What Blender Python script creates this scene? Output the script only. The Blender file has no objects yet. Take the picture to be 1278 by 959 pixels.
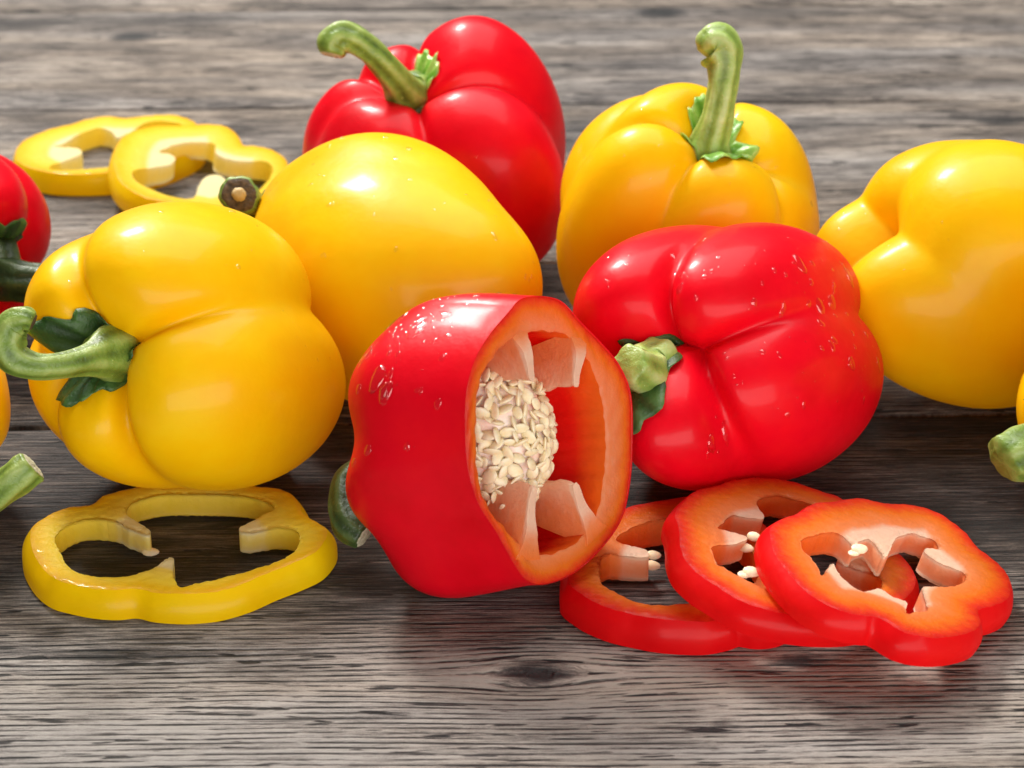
import bpy, math, random
import numpy as np
from mathutils import Vector, Matrix
from mathutils.geometry import delaunay_2d_cdt

S = bpy.context.scene
COL = S.collection
rnd = random.Random(7)
NR = np.random.default_rng(11)

# ------------------------------------------------------------------ camera
PITCH = math.radians(24); FPX = 3000.0; D0 = 0.80
CAM = np.array([0, -D0*math.cos(PITCH), D0*math.sin(PITCH)])
RI = np.array([1.0, 0, 0]); UP = np.array([0, math.sin(PITCH), math.cos(PITCH)]); TW = np.array([0, -math.cos(PITCH), math.sin(PITCH)])
cam = bpy.data.cameras.new('camera'); camo = bpy.data.objects.new('camera', cam); COL.objects.link(camo)
camo.location = CAM; camo.rotation_euler = (math.pi/2 - PITCH, 0, 0)
cam.sensor_width = 36; cam.lens = 36*FPX/1278; cam.clip_start = .01; cam.clip_end = 50
cam.dof.use_dof = True; cam.dof.focus_distance = 0.675; cam.dof.aperture_fstop = 24.0
S.camera = camo
# ------------------------------------------------------------------ light
w = bpy.data.worlds.new('World'); S.world = w; w.use_nodes = True
w.node_tree.nodes['Background'].inputs[0].default_value = (0.93, 0.96, 1.0, 1)
w.node_tree.nodes['Background'].inputs[1].default_value = 0.06
def area(name, loc, target, sx, sy, power, col=(1, 1, 1)):
    l = bpy.data.lights.new(name, 'AREA'); l.shape = 'RECTANGLE'; l.size = sx; l.size_y = sy; l.energy = power; l.color = col
    o = bpy.data.objects.new(name, l); COL.objects.link(o); o.location = loc
    o.rotation_euler = (Vector(target) - Vector(loc)).to_track_quat('-Z', 'Y').to_euler()
    return o
area('key_light', (-0.62, 1.15, 1.40), (0, 0, 0.02), 0.36, 0.36, 44, (1, .965, .91))
area('overhead_softbox', (0.05, 0.48, 1.10), (0.05, 0.40, 0.0), 1.25, 1.15, 18, (1, .98, .96))
area('front_fill', (0.9, -2.9, 0.60), (0, 0, 0.05), 5.0, 1.5, 108, (1, .98, .95))
S.view_settings.view_transform = 'Standard'; S.view_settings.look = 'None'
S.view_settings.exposure = 0.14; S.view_settings.gamma = 1
S.render.resolution_x = 1024; S.render.resolution_y = 768

# ------------------------------------------------------------------ pixel helpers (photo pixels, 1278 x 959)
def ray(px):
    px = np.atleast_2d(np.asarray(px, float))
    return RI*((px[:, :1]-639)/FPX) - UP*((px[:, 1:2]-479.5)/FPX) - TW
def on_plane(px, p0, n):
    r = ray(px); t = ((np.asarray(p0)-CAM) @ n)/(r @ n); return CAM + r*t[:, None]
def depth_of(p): return -((np.asarray(p)-CAM) @ TW)
def at_depth(px, d): return CAM + ray([px])[0]*d
def ground(px, z=0.0): return on_plane([px], (0, 0, z), np.array([0, 0, 1.0]))[0]

# ------------------------------------------------------------------ materials
def mat(name):
    m = bpy.data.materials.new(name); m.use_nodes = True; nt = m.node_tree
    return m, nt, nt.nodes['Principled BSDF']
def node(nt, t, **kw):
    n = nt.nodes.new(t)
    for k, v in kw.items():
        if k in n.inputs: n.inputs[k].default_value = v
        else: setattr(n, k, v)
    return n
def math_n(nt, op, a, b=None, clamp=False):
    n = nt.nodes.new('ShaderNodeMath'); n.operation = op; n.use_clamp = clamp
    for i, v in enumerate((a, b)):
        if v is None: continue
        if isinstance(v, (int, float)): n.inputs[i].default_value = v
        else: nt.links.new(v, n.inputs[i])
    return n.outputs[0]
def ramp(nt, fac, stops, interp='LINEAR'):
    n = nt.nodes.new('ShaderNodeValToRGB'); nt.links.new(fac, n.inputs[0]); cr = n.color_ramp; cr.interpolation = interp
    while len(cr.elements) < len(stops): cr.elements.new(.5)
    for e, (p, c) in zip(cr.elements, stops):
        e.position = p; e.color = (*c, 1) if len(c) == 3 else c
    return n.outputs[0]
def mixc(nt, fac, a, b, typ='MIX'):
    n = nt.nodes.new('ShaderNodeMix'); n.data_type = 'RGBA'; n.blend_type = typ
    for i, v in ((0, fac), (6, a), (7, b)):
        if isinstance(v, (int, float)): n.inputs[i].default_value = v
        elif isinstance(v, tuple): n.inputs[i].default_value = (*v, 1)
        else: nt.links.new(v, n.inputs[i])
    return n.outputs[2]
def noise(nt, vec, scale, detail=3, rough=.5, dist=0):
    n = nt.nodes.new('ShaderNodeTexNoise'); n.inputs['Scale'].default_value = scale; n.inputs['Detail'].default_value = detail
    n.inputs['Roughness'].default_value = rough; n.inputs['Distortion'].default_value = dist
    if vec is not None: nt.links.new(vec, n.inputs['Vector'])
    return n.outputs[0]
def bump(nt, h, strength, dist, normal=None):
    n = nt.nodes.new('ShaderNodeBump'); n.inputs['Strength'].default_value = strength; n.inputs['Distance'].default_value = dist
    nt.links.new(h, n.inputs['Height'])
    if normal: nt.links.new(normal, n.inputs['Normal'])
    return n.outputs[0]

def glow(nt, b, col, fac):
    """mix in diffuse transmission so light passes through the flesh"""
    t = nt.nodes.new('ShaderNodeBsdfTranslucent'); mx = nt.nodes.new('ShaderNodeMixShader'); mx.inputs[0].default_value = fac
    gm = nt.nodes.new('ShaderNodeGamma'); gm.inputs[1].default_value = .65; nt.links.new(col, gm.inputs[0]); nt.links.new(gm.outputs[0], t.inputs[0]); nt.links.new(b.outputs[0], mx.inputs[1]); nt.links.new(t.outputs[0], mx.inputs[2])
    nt.links.new(mx.outputs[0], nt.nodes['Material Output'].inputs[0])
def skin_mat(name, c1, c2, c3, sss, rad):
    m, nt, b = mat(name)
    co = node(nt, 'ShaderNodeTexCoord').outputs['Object']
    n1 = noise(nt, co, 34, 4, .6); n2 = noise(nt, co, 900, 2, .6)
    c = ramp(nt, n1, [(.3, c1), (.52, c2), (.72, c3)])
    c = mixc(nt, math_n(nt, 'MULTIPLY', n2, .12), c, c3)
    nt.links.new(c, b.inputs['Base Color'])
    b.inputs['Roughness'].default_value = .3
    r = ramp(nt, noise(nt, co, 60, 4, .6), [(.35, (.36,)*3), (.7, (.47,)*3)]); nt.links.new(r, b.inputs['Roughness'])
    glow(nt, b, c, sss); b.inputs['Specular IOR Level'].default_value = .16
    b.inputs['Coat Weight'].default_value = .16; b.inputs['Coat Roughness'].default_value = .14
    h = math_n(nt, 'ADD', math_n(nt, 'MULTIPLY', noise(nt, co, 120, 3, .6), 1.0), math_n(nt, 'MULTIPLY', n2, .10))
    nt.links.new(bump(nt, h, .15, .0016), b.inputs['Normal'])
    return m
M_RED = skin_mat('red_skin', (.72, .001, .008), (.85, .0015, .014), (.92, .005, .013), .22, None)
M_YEL = skin_mat('yellow_skin', (.94, .49, .0005), (.95, .56, .001), (.96, .63, .004), .25, None)

M_REDS = skin_mat('red_slice_skin', (.76, .002, .005), (.86, .004, .008), (.92, .010, .009), .45, None)
M_YELS = skin_mat('yellow_slice_skin', (.94, .57, .0005), (.95, .63, .001), (.96, .69, .004), .42, None)
def flesh_mat(name, edge, body, pale, rind):
    # colour follows the depth below the skin: dark rind, juicy wall, pale rib
    m, nt, b = mat(name)
    a = node(nt, 'ShaderNodeAttribute', attribute_name='depth').outputs['Fac']
    co = node(nt, 'ShaderNodeTexCoord').outputs['Object']
    n1 = noise(nt, co, 350, 4, .6); n2 = noise(nt, co, 1300, 3, .6)
    a2 = math_n(nt, 'ADD', a, math_n(nt, 'MULTIPLY', math_n(nt, 'SUBTRACT', n1, .5), .22))
    c = ramp(nt, a2, [(0.0, rind), (.09, edge), (.28, body), (.62, tuple(x*.8+y*.2 for x, y in zip(body, pale))), (.98, pale)])
    c = mixc(nt, math_n(nt, 'MULTIPLY', n2, .05), c, pale)
    nt.links.new(c, b.inputs['Base Color'])
    b.inputs['Roughness'].default_value = .36; b.inputs['Specular IOR Level'].default_value = .15
    glow(nt, b, c, .48)
    b.inputs['Coat Weight'].default_value = .20; b.inputs['Coat Roughness'].default_value = .08
    h = math_n(nt, 'ADD', n1, math_n(nt, 'MULTIPLY', n2, .6))
    nt.links.new(bump(nt, h, .45, .0012), b.inputs['Normal'])
    return m
F_RED = flesh_mat('red_flesh', (.86, .05, .004), (.92, .22, .008), (.96, .74, .54), (.75, .006, .006))
F_YEL = flesh_mat('yellow_flesh', (.94, .60, .002), (.96, .74, .05), (.97, .88, .52), (.92, .50, .003))
def cavity_mat(name, c1, c2):
    m, nt, b = mat(name)
    co = node(nt, 'ShaderNodeTexCoord').outputs['Object']
    mp = node(nt, 'ShaderNodeMapping'); mp.inputs['Scale'].default_value = (1, 1, 1); nt.links.new(co, mp.inputs[0])
    n1 = noise(nt, mp.outputs[0], 110, 4, .6)
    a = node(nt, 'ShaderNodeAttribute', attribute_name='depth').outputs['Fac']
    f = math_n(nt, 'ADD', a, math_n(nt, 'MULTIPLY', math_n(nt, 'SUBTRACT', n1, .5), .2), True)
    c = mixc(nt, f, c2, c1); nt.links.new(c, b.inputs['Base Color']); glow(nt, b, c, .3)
    b.inputs['Roughness'].default_value = .4
    nt.links.new(bump(nt, n1, .4, .002), b.inputs['Normal'])
    return m
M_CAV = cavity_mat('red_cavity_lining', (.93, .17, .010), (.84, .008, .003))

def green_mat(name, dark, mid, light, rough=.42):
    m, nt, b = mat(name)
    co = node(nt, 'ShaderNodeTexCoord').outputs['Object']
    a = node(nt, 'ShaderNodeAttribute', attribute_name='ridge').outputs['Fac']
    n1 = noise(nt, co, 130, 4, .6); n2 = noise(nt, co, 800, 3, .6)
    f = math_n(nt, 'ADD', math_n(nt, 'MULTIPLY', n1, .75), math_n(nt, 'MULTIPLY', a, .3))
    c = ramp(nt, f, [(.28, dark), (.52, mid), (.78, light)])
    c = mixc(nt, math_n(nt, 'GREATER_THAN', n2, .70), c, light)
    nt.links.new(c, b.inputs['Base Color']); b.inputs['Roughness'].default_value = rough
    b.inputs['Subsurface Weight'].default_value = .12; b.inputs['Subsurface Radius'].default_value = (.5, 1, .2); b.inputs['Subsurface Scale'].default_value = .003
    nt.links.new(bump(nt, math_n(nt, 'ADD', n1, math_n(nt, 'MULTIPLY', n2, .4)), .6, .0012), b.inputs['Normal'])
    return m
M_STEM = green_mat('stem_green', (.065, .115, .014), (.17, .26, .035), (.34, .42, .11))
M_STEMD = green_mat('stem_dark_green', (.014, .028, .007), (.032, .06, .014), (.07, .11, .03))
M_STEMP = green_mat('stem_pale_green', (.13, .20, .03), (.27, .38, .07), (.46, .54, .2))
M_CAL = green_mat('calyx_dark_green', (.012, .035, .008), (.028, .075, .014), (.07, .15, .03), .5)
M_CALP = green_mat('calyx_light_green', (.06, .16, .01), (.16, .36, .03), (.38, .56, .12), .35)
def simple(name, c1, c2, scale, rough, sss=0, bs=.3):
    m, nt, b = mat(name)
    co = node(nt, 'ShaderNodeTexCoord').outputs['Object']
    n1 = noise(nt, co, scale, 4, .6)
    nt.links.new(ramp(nt, n1, [(.3, c1), (.7, c2)]), b.inputs['Base Color']); b.inputs['Roughness'].default_value = rough
    if sss:
        b.inputs['Subsurface Weight'].default_value = sss; b.inputs['Subsurface Radius'].default_value = (1, .7, .4); b.inputs['Subsurface Scale'].default_value = .003
    nt.links.new(bump(nt, n1, bs, .001), b.inputs['Normal'])
    return m
M_CUT = simple('stem_cut_fibre', (.30, .28, .14), (.70, .68, .50), 900, .6)
M_SCAR = simple('stem_brown_scar', (.03, .018, .008), (.16, .10, .05), 500, .7, 0, .8)
M_PITH = simple('stem_pith', (.45, .30, .10), (.62, .45, .2), 500, .6)
M_SEED = simple('seed_cream', (.90, .70, .40), (.95, .84, .60), 400, .38, .25)
M_CORE = simple('seed_core_pink', (.92, .58, .46), (.95, .82, .72), 260, .4, .3, .5)
m, nt, b = mat('clear_water'); M_WATER = m
nt.nodes.remove(b)
tr = node(nt, 'ShaderNodeBsdfTransparent'); gl = node(nt, 'ShaderNodeBsdfGlossy', Roughness=.03); fr_ = node(nt, 'ShaderNodeFresnel', IOR=1.75)
mx = node(nt, 'ShaderNodeMixShader'); geo_ = node(nt, 'ShaderNodeNewGeometry'); nt.links.new(math_n(nt, 'MULTIPLY', fr_.outputs[0], math_n(nt, 'SUBTRACT', 1.0, geo_.outputs['Backfacing'])), mx.inputs[0]); nt.links.new(tr.outputs[0], mx.inputs[1]); nt.links.new(gl.outputs[0], mx.inputs[2])
tr.inputs[0].default_value = (.97, .97, .97, 1)
nt.links.new(mx.outputs[0], nt.nodes['Material Output'].inputs[0])

def wood_mat():
    m, nt, b = mat('weathered_grey_wood')
    at = node(nt, 'ShaderNodeAttribute', attribute_name='grain').outputs['Vector']
    sx = node(nt, 'ShaderNodeSeparateXYZ'); nt.links.new(at, sx.inputs[0]); gx, ps, kn = sx.outputs
    obi = node(nt, 'ShaderNodeObjectInfo').outputs['Random']
    tone = node(nt, 'ShaderNodeAttribute', attribute_name='tone').outputs['Fac']
    grv = node(nt, 'ShaderNodeAttribute', attribute_name='groove').outputs['Fac']
    def vec(ax, ay, off=0.0):
        c = nt.nodes.new('ShaderNodeCombineXYZ')
        nt.links.new(math_n(nt, 'MULTIPLY', gx, ax), c.inputs[0]); nt.links.new(math_n(nt, 'MULTIPLY', ps, ay), c.inputs[1])
        nt.links.new(math_n(nt, 'ADD', math_n(nt, 'MULTIPLY', obi, 37.0), off), c.inputs[2]); return c.outputs[0]
    fine = noise(nt, vec(70, 1500), 1, 5, .7)
    fib = noise(nt, vec(300, 3400, 5), 1, 4, .7)
    mid = noise(nt, vec(14, 210, 3), 1, 5, .65)
    low = noise(nt, vec(5, 24, 9), 1, 4, .55)
    blot = noise(nt, vec(16, 45, 13), 1, 5, .62)
    # annual rings weathered to ridges and grooves about 4.5 mm apart
    wob = noise(nt, vec(9, 70, 21), 1, 3, .55)
    phs = math_n(nt, 'ADD', math_n(nt, 'MULTIPLY', ps, 2*math.pi/.0025), math_n(nt, 'MULTIPLY', wob, 8.0))
    s = math_n(nt, 'SINE', phs)
    ringv = math_n(nt, 'ADD', math_n(nt, 'MULTIPLY', s, .5), .5)
    groove = math_n(nt, 'POWER', ringv, 4.0)                               # 1 in the groove
    brk = ramp(nt, noise(nt, vec(55, 300, 31), 1, 4, .65), [(.40, (.12,)*3), (.60, (1,)*3)])
    groove = math_n(nt, 'MULTIPLY', math_n(nt, 'MULTIPLY', groove, brk), grv)
    crack = ramp(nt, noise(nt, vec(60, 520, 41), 1, 2, .5), [(.64, (0,)*3), (.68, (1,)*3)])
    v = math_n(nt, 'ADD', math_n(nt, 'MULTIPLY', fine, .95), math_n(nt, 'MULTIPLY', mid, .42))
    v = math_n(nt, 'ADD', v, math_n(nt, 'MULTIPLY', low, .34))
    v = math_n(nt, 'ADD', v, math_n(nt, 'MULTIPLY', blot, .50))
    v = math_n(nt, 'ADD', v, math_n(nt, 'MULTIPLY', fib, .35))
    v = math_n(nt, 'SUBTRACT', v, .365)
    v = math_n(nt, 'SUBTRACT', v, math_n(nt, 'MULTIPLY', groove, .42))
    grit = noise(nt, node(nt, 'ShaderNodeTexCoord').outputs['Object'], 2300, 3, .7)
    v = math_n(nt, 'ADD', v, math_n(nt, 'MULTIPLY', math_n(nt, 'SUBTRACT', grit, .5), .22))
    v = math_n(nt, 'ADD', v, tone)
    v = math_n(nt, 'SUBTRACT', v, math_n(nt, 'MULTIPLY', kn, .55))
    v = math_n(nt, 'SUBTRACT', v, math_n(nt, 'MULTIPLY', crack, .4))
    v = math_n(nt, 'MULTIPLY', v, 1.0)
    c = ramp(nt, v, [(.54, (.006, .006, .006)), (.68, (.045, .040, .037)), (.80, (.135, .117, .104)), (.92, (.285, .255, .222)), (1.0, (.42, .38, .335))])
    # grey / brown drift
    hue = ramp(nt, noise(nt, vec(4, 30, 55), 1, 3, .5), [(.35, (.97, .98, 1.02)), (.65, (1.08, .98, .88))])
    c = mixc(nt, 1.0, c, hue, 'MULTIPLY')
    nt.links.new(c, b.inputs['Base Color'])
    b.inputs['Roughness'].default_value = .62; b.inputs['Specular IOR Level'].default_value = .35
    h = math_n(nt, 'SUBTRACT', math_n(nt, 'ADD', math_n(nt, 'MULTIPLY', fine, .5), math_n(nt, 'MULTIPLY', mid, .6)), math_n(nt, 'MULTIPLY', groove, .8))
    h = math_n(nt, 'SUBTRACT', h, math_n(nt, 'MULTIPLY', crack, .8))
    h = math_n(nt, 'ADD', h, math_n(nt, 'MULTIPLY', fib, .25))
    nt.links.new(bump(nt, h, 1.0, .0022), b.inputs['Normal'])
    return m
M_WOOD = wood_mat()

# ------------------------------------------------------------------ mesh helpers
def link_mesh(name, verts, faces, material, parent=None, smooth=True, attrs=None):
    me = bpy.data.meshes.new(name)
    me.from_pydata(np.asarray(verts).tolist(), [], [list(map(int, f)) for f in faces]); me.update()
    if smooth: me.polygons.foreach_set('use_smooth', [True]*len(me.polygons))
    for k, v in (attrs or {}).items():
        v = np.asarray(v, np.float32)
        if v.ndim == 1: me.attributes.new(k, 'FLOAT', 'POINT').data.foreach_set('value', v)
        else: me.attributes.new(k, 'FLOAT_VECTOR', 'POINT').data.foreach_set('vector', v.ravel())
    if material: me.materials.append(material)
    o = bpy.data.objects.new(name, me); COL.objects.link(o)
    if parent is not None: o.parent = parent
    return o
def thing(name, label, cat, loc, group=None):
    o = bpy.data.objects.new(name, None); COL.objects.link(o); o.location = loc; o.empty_display_size = .01
    o['label'] = label; o['category'] = cat
    if group: o['group'] = group
    return o
def grid_faces(nr, nc, closed=True, flip=False, off=0):
    F = []
    for i in range(nr-1):
        for j in range(nc if closed else nc-1):
            a = off+i*nc+j; b2 = off+i*nc+(j+1) % nc; c = off+(i+1)*nc+(j+1) % nc; d = off+(i+1)*nc+j
            F.append((a, d, c, b2) if flip else (a, b2, c, d))
    return F
def catmull(P, n=8, closed=True):
    P = np.asarray(P, float); N = len(P); out = []
    rng = range(N) if closed else range(N-1)
    for i in rng:
        g = (lambda k: P[k % N]) if closed else (lambda k: P[min(max(k, 0), N-1)])
        p0, p1, p2, p3 = g(i-1), g(i), g(i+1), g(i+2)
        for t in np.linspace(0, 1, n, endpoint=False):
            out.append(.5*(2*p1+(-p0+p2)*t+(2*p0-5*p1+4*p2-p3)*t*t+(-p0+3*p1-3*p2+p3)*t**3))
    if not closed: out.append(P[-1])
    return np.array(out)
def resample(P, step, closed=True):
    Q = np.vstack([P, P[:1]]) if closed else P
    L = np.concatenate([[0], np.cumsum(np.linalg.norm(np.diff(Q, axis=0), axis=1))])
    n = max(8, int(L[-1]/step)); s = np.linspace(0, L[-1], n, endpoint=not closed)
    return np.stack([np.interp(s, L, Q[:, k]) for k in range(Q.shape[1])], 1)
def smooth_noise(P, freq, seed, n=5):
    r = np.random.default_rng(seed); v = 0
    for i in range(n):
        k = r.normal(size=3); k = k/np.linalg.norm(k)*freq*r.uniform(.6, 1.5); v = v+np.sin(P @ k + r.uniform(0, 6.28))
    return v/n

# ------------------------------------------------------------------ table of planks
YAW = math.radians(2.0)
table = bpy.data.objects.new('tabletop', None); COL.objects.link(table); table['kind'] = 'structure'
table['label'] = 'weathered grey wooden tabletop of wide rough planks'
table.rotation_euler = (0, 0, YAW)
def tloc(px):
    g = ground(px); c, s = math.cos(-YAW), math.sin(-YAW); return np.array([c*g[0]-s*g[1], s*g[0]+c*g[1]])
SE = [tloc((640, 519))[1], tloc((640, 322))[1], tloc((640, 127))[1], tloc((640, 7))[1]]
edges = [SE[0]-.31] + SE + [SE[3]+.17, SE[3]+.34]
KN = [((672, 840), .0085, .0065, 1.1), ((303, 880), .006, .003, .35), ((165, 45), .010, .008, .8), ((825, 15), .010, .008, .8), ((1255, 150), .018, .008, .5),
      ((995, 825), .006, .002, .9), ((912, 899), .0015, .0014, 1.2), ((150, 818), .02, .004, .5), ((60, 640), .03, .004, .3), ((1170, 640), .012, .006, .25)]
KL = [(tloc(p), a, b2, s) for p, a, b2, s in KN]
for i in range(len(edges)-1):
    y0, y1 = edges[i]+.0014, edges[i+1]-.0014
    X0, X1 = -.46, .46
    nx, ny = (230, 80) if i < 1 else (160, 50)
    xs = np.linspace(X0, X1, nx); v = np.linspace(0, 1, ny); ys = y0+(y1-y0)*(.5-.5*np.cos(np.pi*v)*(.4)-.5*(1-2*v)*.6)
    Xg, Yg = np.meshgrid(xs, ys)
    edge_d = np.minimum(Yg-y0, y1-Yg)
    wob = .0010*np.sin(Xg*31+i*5)+.0006*np.sin(Xg*83+i)
    Zg = -.0022*np.exp(-edge_d/.0022) + .0003*np.sin(Xg*23+i*2)*np.sin(Yg*90+i)-.0003
    Yv = Yg + wob*np.where(Yg-y0 < .004, 1, 0)*.6
    psi = Yg.copy() + .003*np.sin(Xg*4.1+i*1.7)+.0008*np.sin(Xg*13+i*3.1)+.01*i
    kn = np.zeros_like(psi)
    for (kx, ky), a, b2, s in KL:
        if not (y0-.01 < ky < y1+.01): continue
        dx, dy = (Xg-kx)/(a*1.6), (Yg-ky)/(b2*1.15); r2 = dx*dx+dy*dy
        # grain lines flow round the knot; rings inside it
        psi = psi - (Yg-ky)*np.minimum(.8, .8/(r2+.35))*min(1, s*1.2)
        kn = kn + s*np.exp(-((Xg-kx)/a)**2-((Yg-ky)/b2)**2)
    top = np.stack([Xg, Yv, Zg], -1).reshape(-1, 3)
    V = list(top); F = grid_faces(ny, nx, closed=False)
    # sides and underside
    per = [j for j in range(nx)] + [r*nx+nx-1 for r in range(1, ny)] + [(ny-1)*nx+j for j in range(nx-2, -1, -1)] + [r*nx for r in range(ny-2, 0, -1)]
    base = len(V); V += [(V[k][0], V[k][1], -.022) for k in per]; n = len(per)
    F += [(per[(k+1) % n], per[k], base+k, base+(k+1) % n) for k in range(n)]
    F.append(list(range(base+n-1, base-1, -1)))
    gr = np.stack([Xg, psi, kn], -1).reshape(-1, 3); gr = np.vstack([gr, gr[per]])
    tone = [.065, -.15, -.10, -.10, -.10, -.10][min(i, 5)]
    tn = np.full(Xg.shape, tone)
    if i == 0: tn = tn - .31*np.clip((Yg-(y1-.15))/.05, 0, 1)        # darker heartwood side, with contact shade under the peppers also put into its tone
    if i >= 2: tn = tn + .03
    gv = np.full(Xg.shape, .35)
    if i == 0: gv = .35+.75*np.clip((y1-.115-Yg)/.03, 0, 1)
    tn, gv = tn.ravel(), gv.ravel()
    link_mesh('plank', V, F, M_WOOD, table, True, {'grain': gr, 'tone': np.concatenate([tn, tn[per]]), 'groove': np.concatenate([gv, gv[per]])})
under = link_mesh('table_batten', [(x, y, z) for z in (-.05, -.0215) for y in (edges[0], edges[-1]) for x in (-.46, .46)], [(0, 1, 3, 2), (4, 6, 7, 5), (0, 4, 5, 1), (1, 5, 7, 3), (3, 7, 6, 2), (2, 6, 4, 0)], M_WOOD, table, False)

# ------------------------------------------------------------------ peppers
def lobes_radius(L, d, k=(30.0, 1.0, 14.0)):
    k, cs, kb = k; R = []
    for (t, c, a, b2, h, z) in L:
        t = math.radians(t); er = np.array([math.cos(t), math.sin(t), 0]); et = np.array([-math.sin(t), math.cos(t), 0])
        c = min(c, .86*a)
        ux = d @ er/a; uy = d @ et/b2; uz = d[:, 2]/h; ox = -c/a; oz = -z/h
        A = ux*ux+uy*uy+uz*uz; B = ux*ox+uz*oz; C = min(ox*ox+oz*oz-1, -.05)
        R.append((-B+np.sqrt(B*B-A*C))/A)
    rho = np.arccos(np.clip(d[:, 2], -1, 1)); q = np.pi-rho
    kk = kb+(k-kb)*np.clip(np.exp(-(rho/.8)**2)+np.exp(-(q/.6)**2), 0, 1)       # lobes melt together round the middle
    R = np.array(R); r = .04*((R/.04)**kk).sum(0)**(1/kk)
    so = np.sort(R, axis=0); gap = (so[-1]-so[-2])/so[-1]
    # creases between lobes deepen towards the shoulder and the blossom end; pits at both poles
    cr = np.exp(-(gap/.085)**2)*(.17*np.exp(-(rho/.95)**2)+.06*np.exp(-(q/.8)**2)+.003)*cs
    return r*(1-cr)*(1-.28*np.exp(-(rho/.36)**2)-.12*np.exp(-(q/.3)**2))
def axis_frame(ax):
    a = RI*ax[0]+UP*ax[1]+TW*ax[2]; a = a/np.linalg.norm(a)
    X = UP-(UP @ a)*a; X = X/np.linalg.norm(X); return np.stack([X, np.cross(a, X), a], 1)
def sph(T, Pn): return np.stack([np.sin(Pn)*np.cos(T), np.sin(Pn)*np.sin(T), np.cos(Pn)], -1)

def droplets(parent, pts, nrm, count, seed, rmin, rmax, pick, big=0):
    r = np.random.default_rng(seed)
    ok = np.where(pick)[0]
    if len(ok) == 0: return
    V, F = [], []
    nr, nc = 5, 12
    for q in range(count):
        i = int(r.choice(ok)); p = pts[i]; n = nrm[i]
        t = np.cross(n, [0, 0, 1.0]); t = t/(np.linalg.norm(t)+1e-9); s2 = np.cross(n, t)
        R = rmin+(rmax-rmin)*r.random()**3.2
        if q < big: R = rmax*r.uniform(1.0, 1.7)
        sx, sy = r.uniform(.75, 1.1), r.uniform(.85, 1.5 if q >= big else 1.8); hgt = R*r.uniform(.26, .42)
        p = p + (t*r.uniform(-1, 1)+s2*r.uniform(-1, 1))*.0012
        wv = r.uniform(0, 6.28, 3); b0 = len(V)
        for a in range(nr):
            f = a/(nr-1); rad = math.sin(f*math.pi/2+.0); z = math.cos(f*math.pi/2)
            for c in range(nc):
                th = 2*math.pi*c/nc; irr = 1+.12*math.sin(2*th+wv[0])+.08*math.sin(3*th+wv[1])
                V.append(p + (t*math.cos(th)*sx+s2*math.sin(th)*sy)*R*max(rad, .02)*irr + n*(hgt*z-.10*hgt-.0001))
        F += grid_faces(nr, nc, True, True, b0); F.append([b0+c for c in range(nc)])
        F.append([b0+(nr-1)*nc+c for c in range(nc-1, -1, -1)])
    o = link_mesh('water_droplets', V, F, M_WATER, parent, True); o['kind'] = 'stuff'
    o['label'] = 'clear water droplets scattered over the skin'

def tube(name, path, radii, material, parent, seed=0, ridges=6, amp=.07, nc=48, cap=None, end_flat=True):
    # path: control points (n,3); radii likewise. fluted tapering stem with an end
    P = catmull(path, 9, False); Rr = catmull(np.asarray(radii)[:, None], 9, False)[:, 0]
    n = len(P); T = np.gradient(P, axis=0); T /= np.linalg.norm(T, axis=1)[:, None]
    N = np.cross(T[0], [0.3, .2, 1]); N /= np.linalg.norm(N); V = []; rd = []
    for i in range(n):
        N = N-(N @ T[i])*T[i]; N /= np.linalg.norm(N); B = np.cross(T[i], N)
        for j in range(nc):
            th = 2*math.pi*j/nc; w_ = math.cos(ridges*th+.9*math.sin(i*.12+seed)); rad = Rr[i]*(1+amp*w_+.018*math.cos(11*th+1.3*math.sin(i*.2))+.05*math.sin(2*th+i*.15+seed)+.025*math.sin(th*3+i*.5))
            V.append(P[i]+(N*math.cos(th)+B*math.sin(th))*rad); rd.append(w_*.5+.5)
    F = grid_faces(n, nc, True, False)
    b0 = len(V)
    # end: slightly rounded lip then a flat or hollow end disc
    Te = T[-1]; last = V[-nc:]
    lip = [P[-1]+(p-P[-1])*.86+Te*Rr[-1]*.14 for p in last]; V += lip; rd += [.6]*nc
    F += grid_faces(2, nc, True, False, b0-nc)
    V.append(P[-1]+Te*Rr[-1]*.05); rd.append(.5)
    F += [(b0+j, b0+(j+1) % nc, b0+nc) for j in range(nc)]
    o = link_mesh(name, V, F, material, parent, True, {'ridge': rd})
    if cap:
        rng = np.random.default_rng(seed+3); Vc, Fc = [], []
        rr = [1.0, .80, .55, .3, .12]; hh = [.02, .10, .06, .09, .14]
        for f, h in zip(rr, hh):
            for j in range(nc):
                q = P[-1]+(lip[j]-P[-1]-Te*Rr[-1]*.14)*f+Te*Rr[-1]*(.12+h+rng.uniform(-.03, .03)); Vc.append(q)
        Fc = grid_faces(5, nc, True, False); Vc.append(P[-1]+Te*Rr[-1]*.26)
        Fc += [(4*nc+j, 4*nc+(j+1) % nc, 5*nc) for j in range(nc)]
        e = link_mesh('cut_end', Vc, Fc, cap[0], o, True)
        if len(cap) > 1:
            Vd, Fd = [], []
            for f, h in ((.42, .10), (.34, .3), (.12, .36)):
                for j in range(nc): Vd.append(P[-1]+(lip[j]-P[-1]-Te*Rr[-1]*.14)*f+Te*Rr[-1]*(.12+h))
            Fd = grid_faces(3, nc, True, False)+[[2*nc+j for j in range(nc)]]
            link_mesh('pith', Vd, Fd, cap[1], o, True)
    return o

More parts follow.
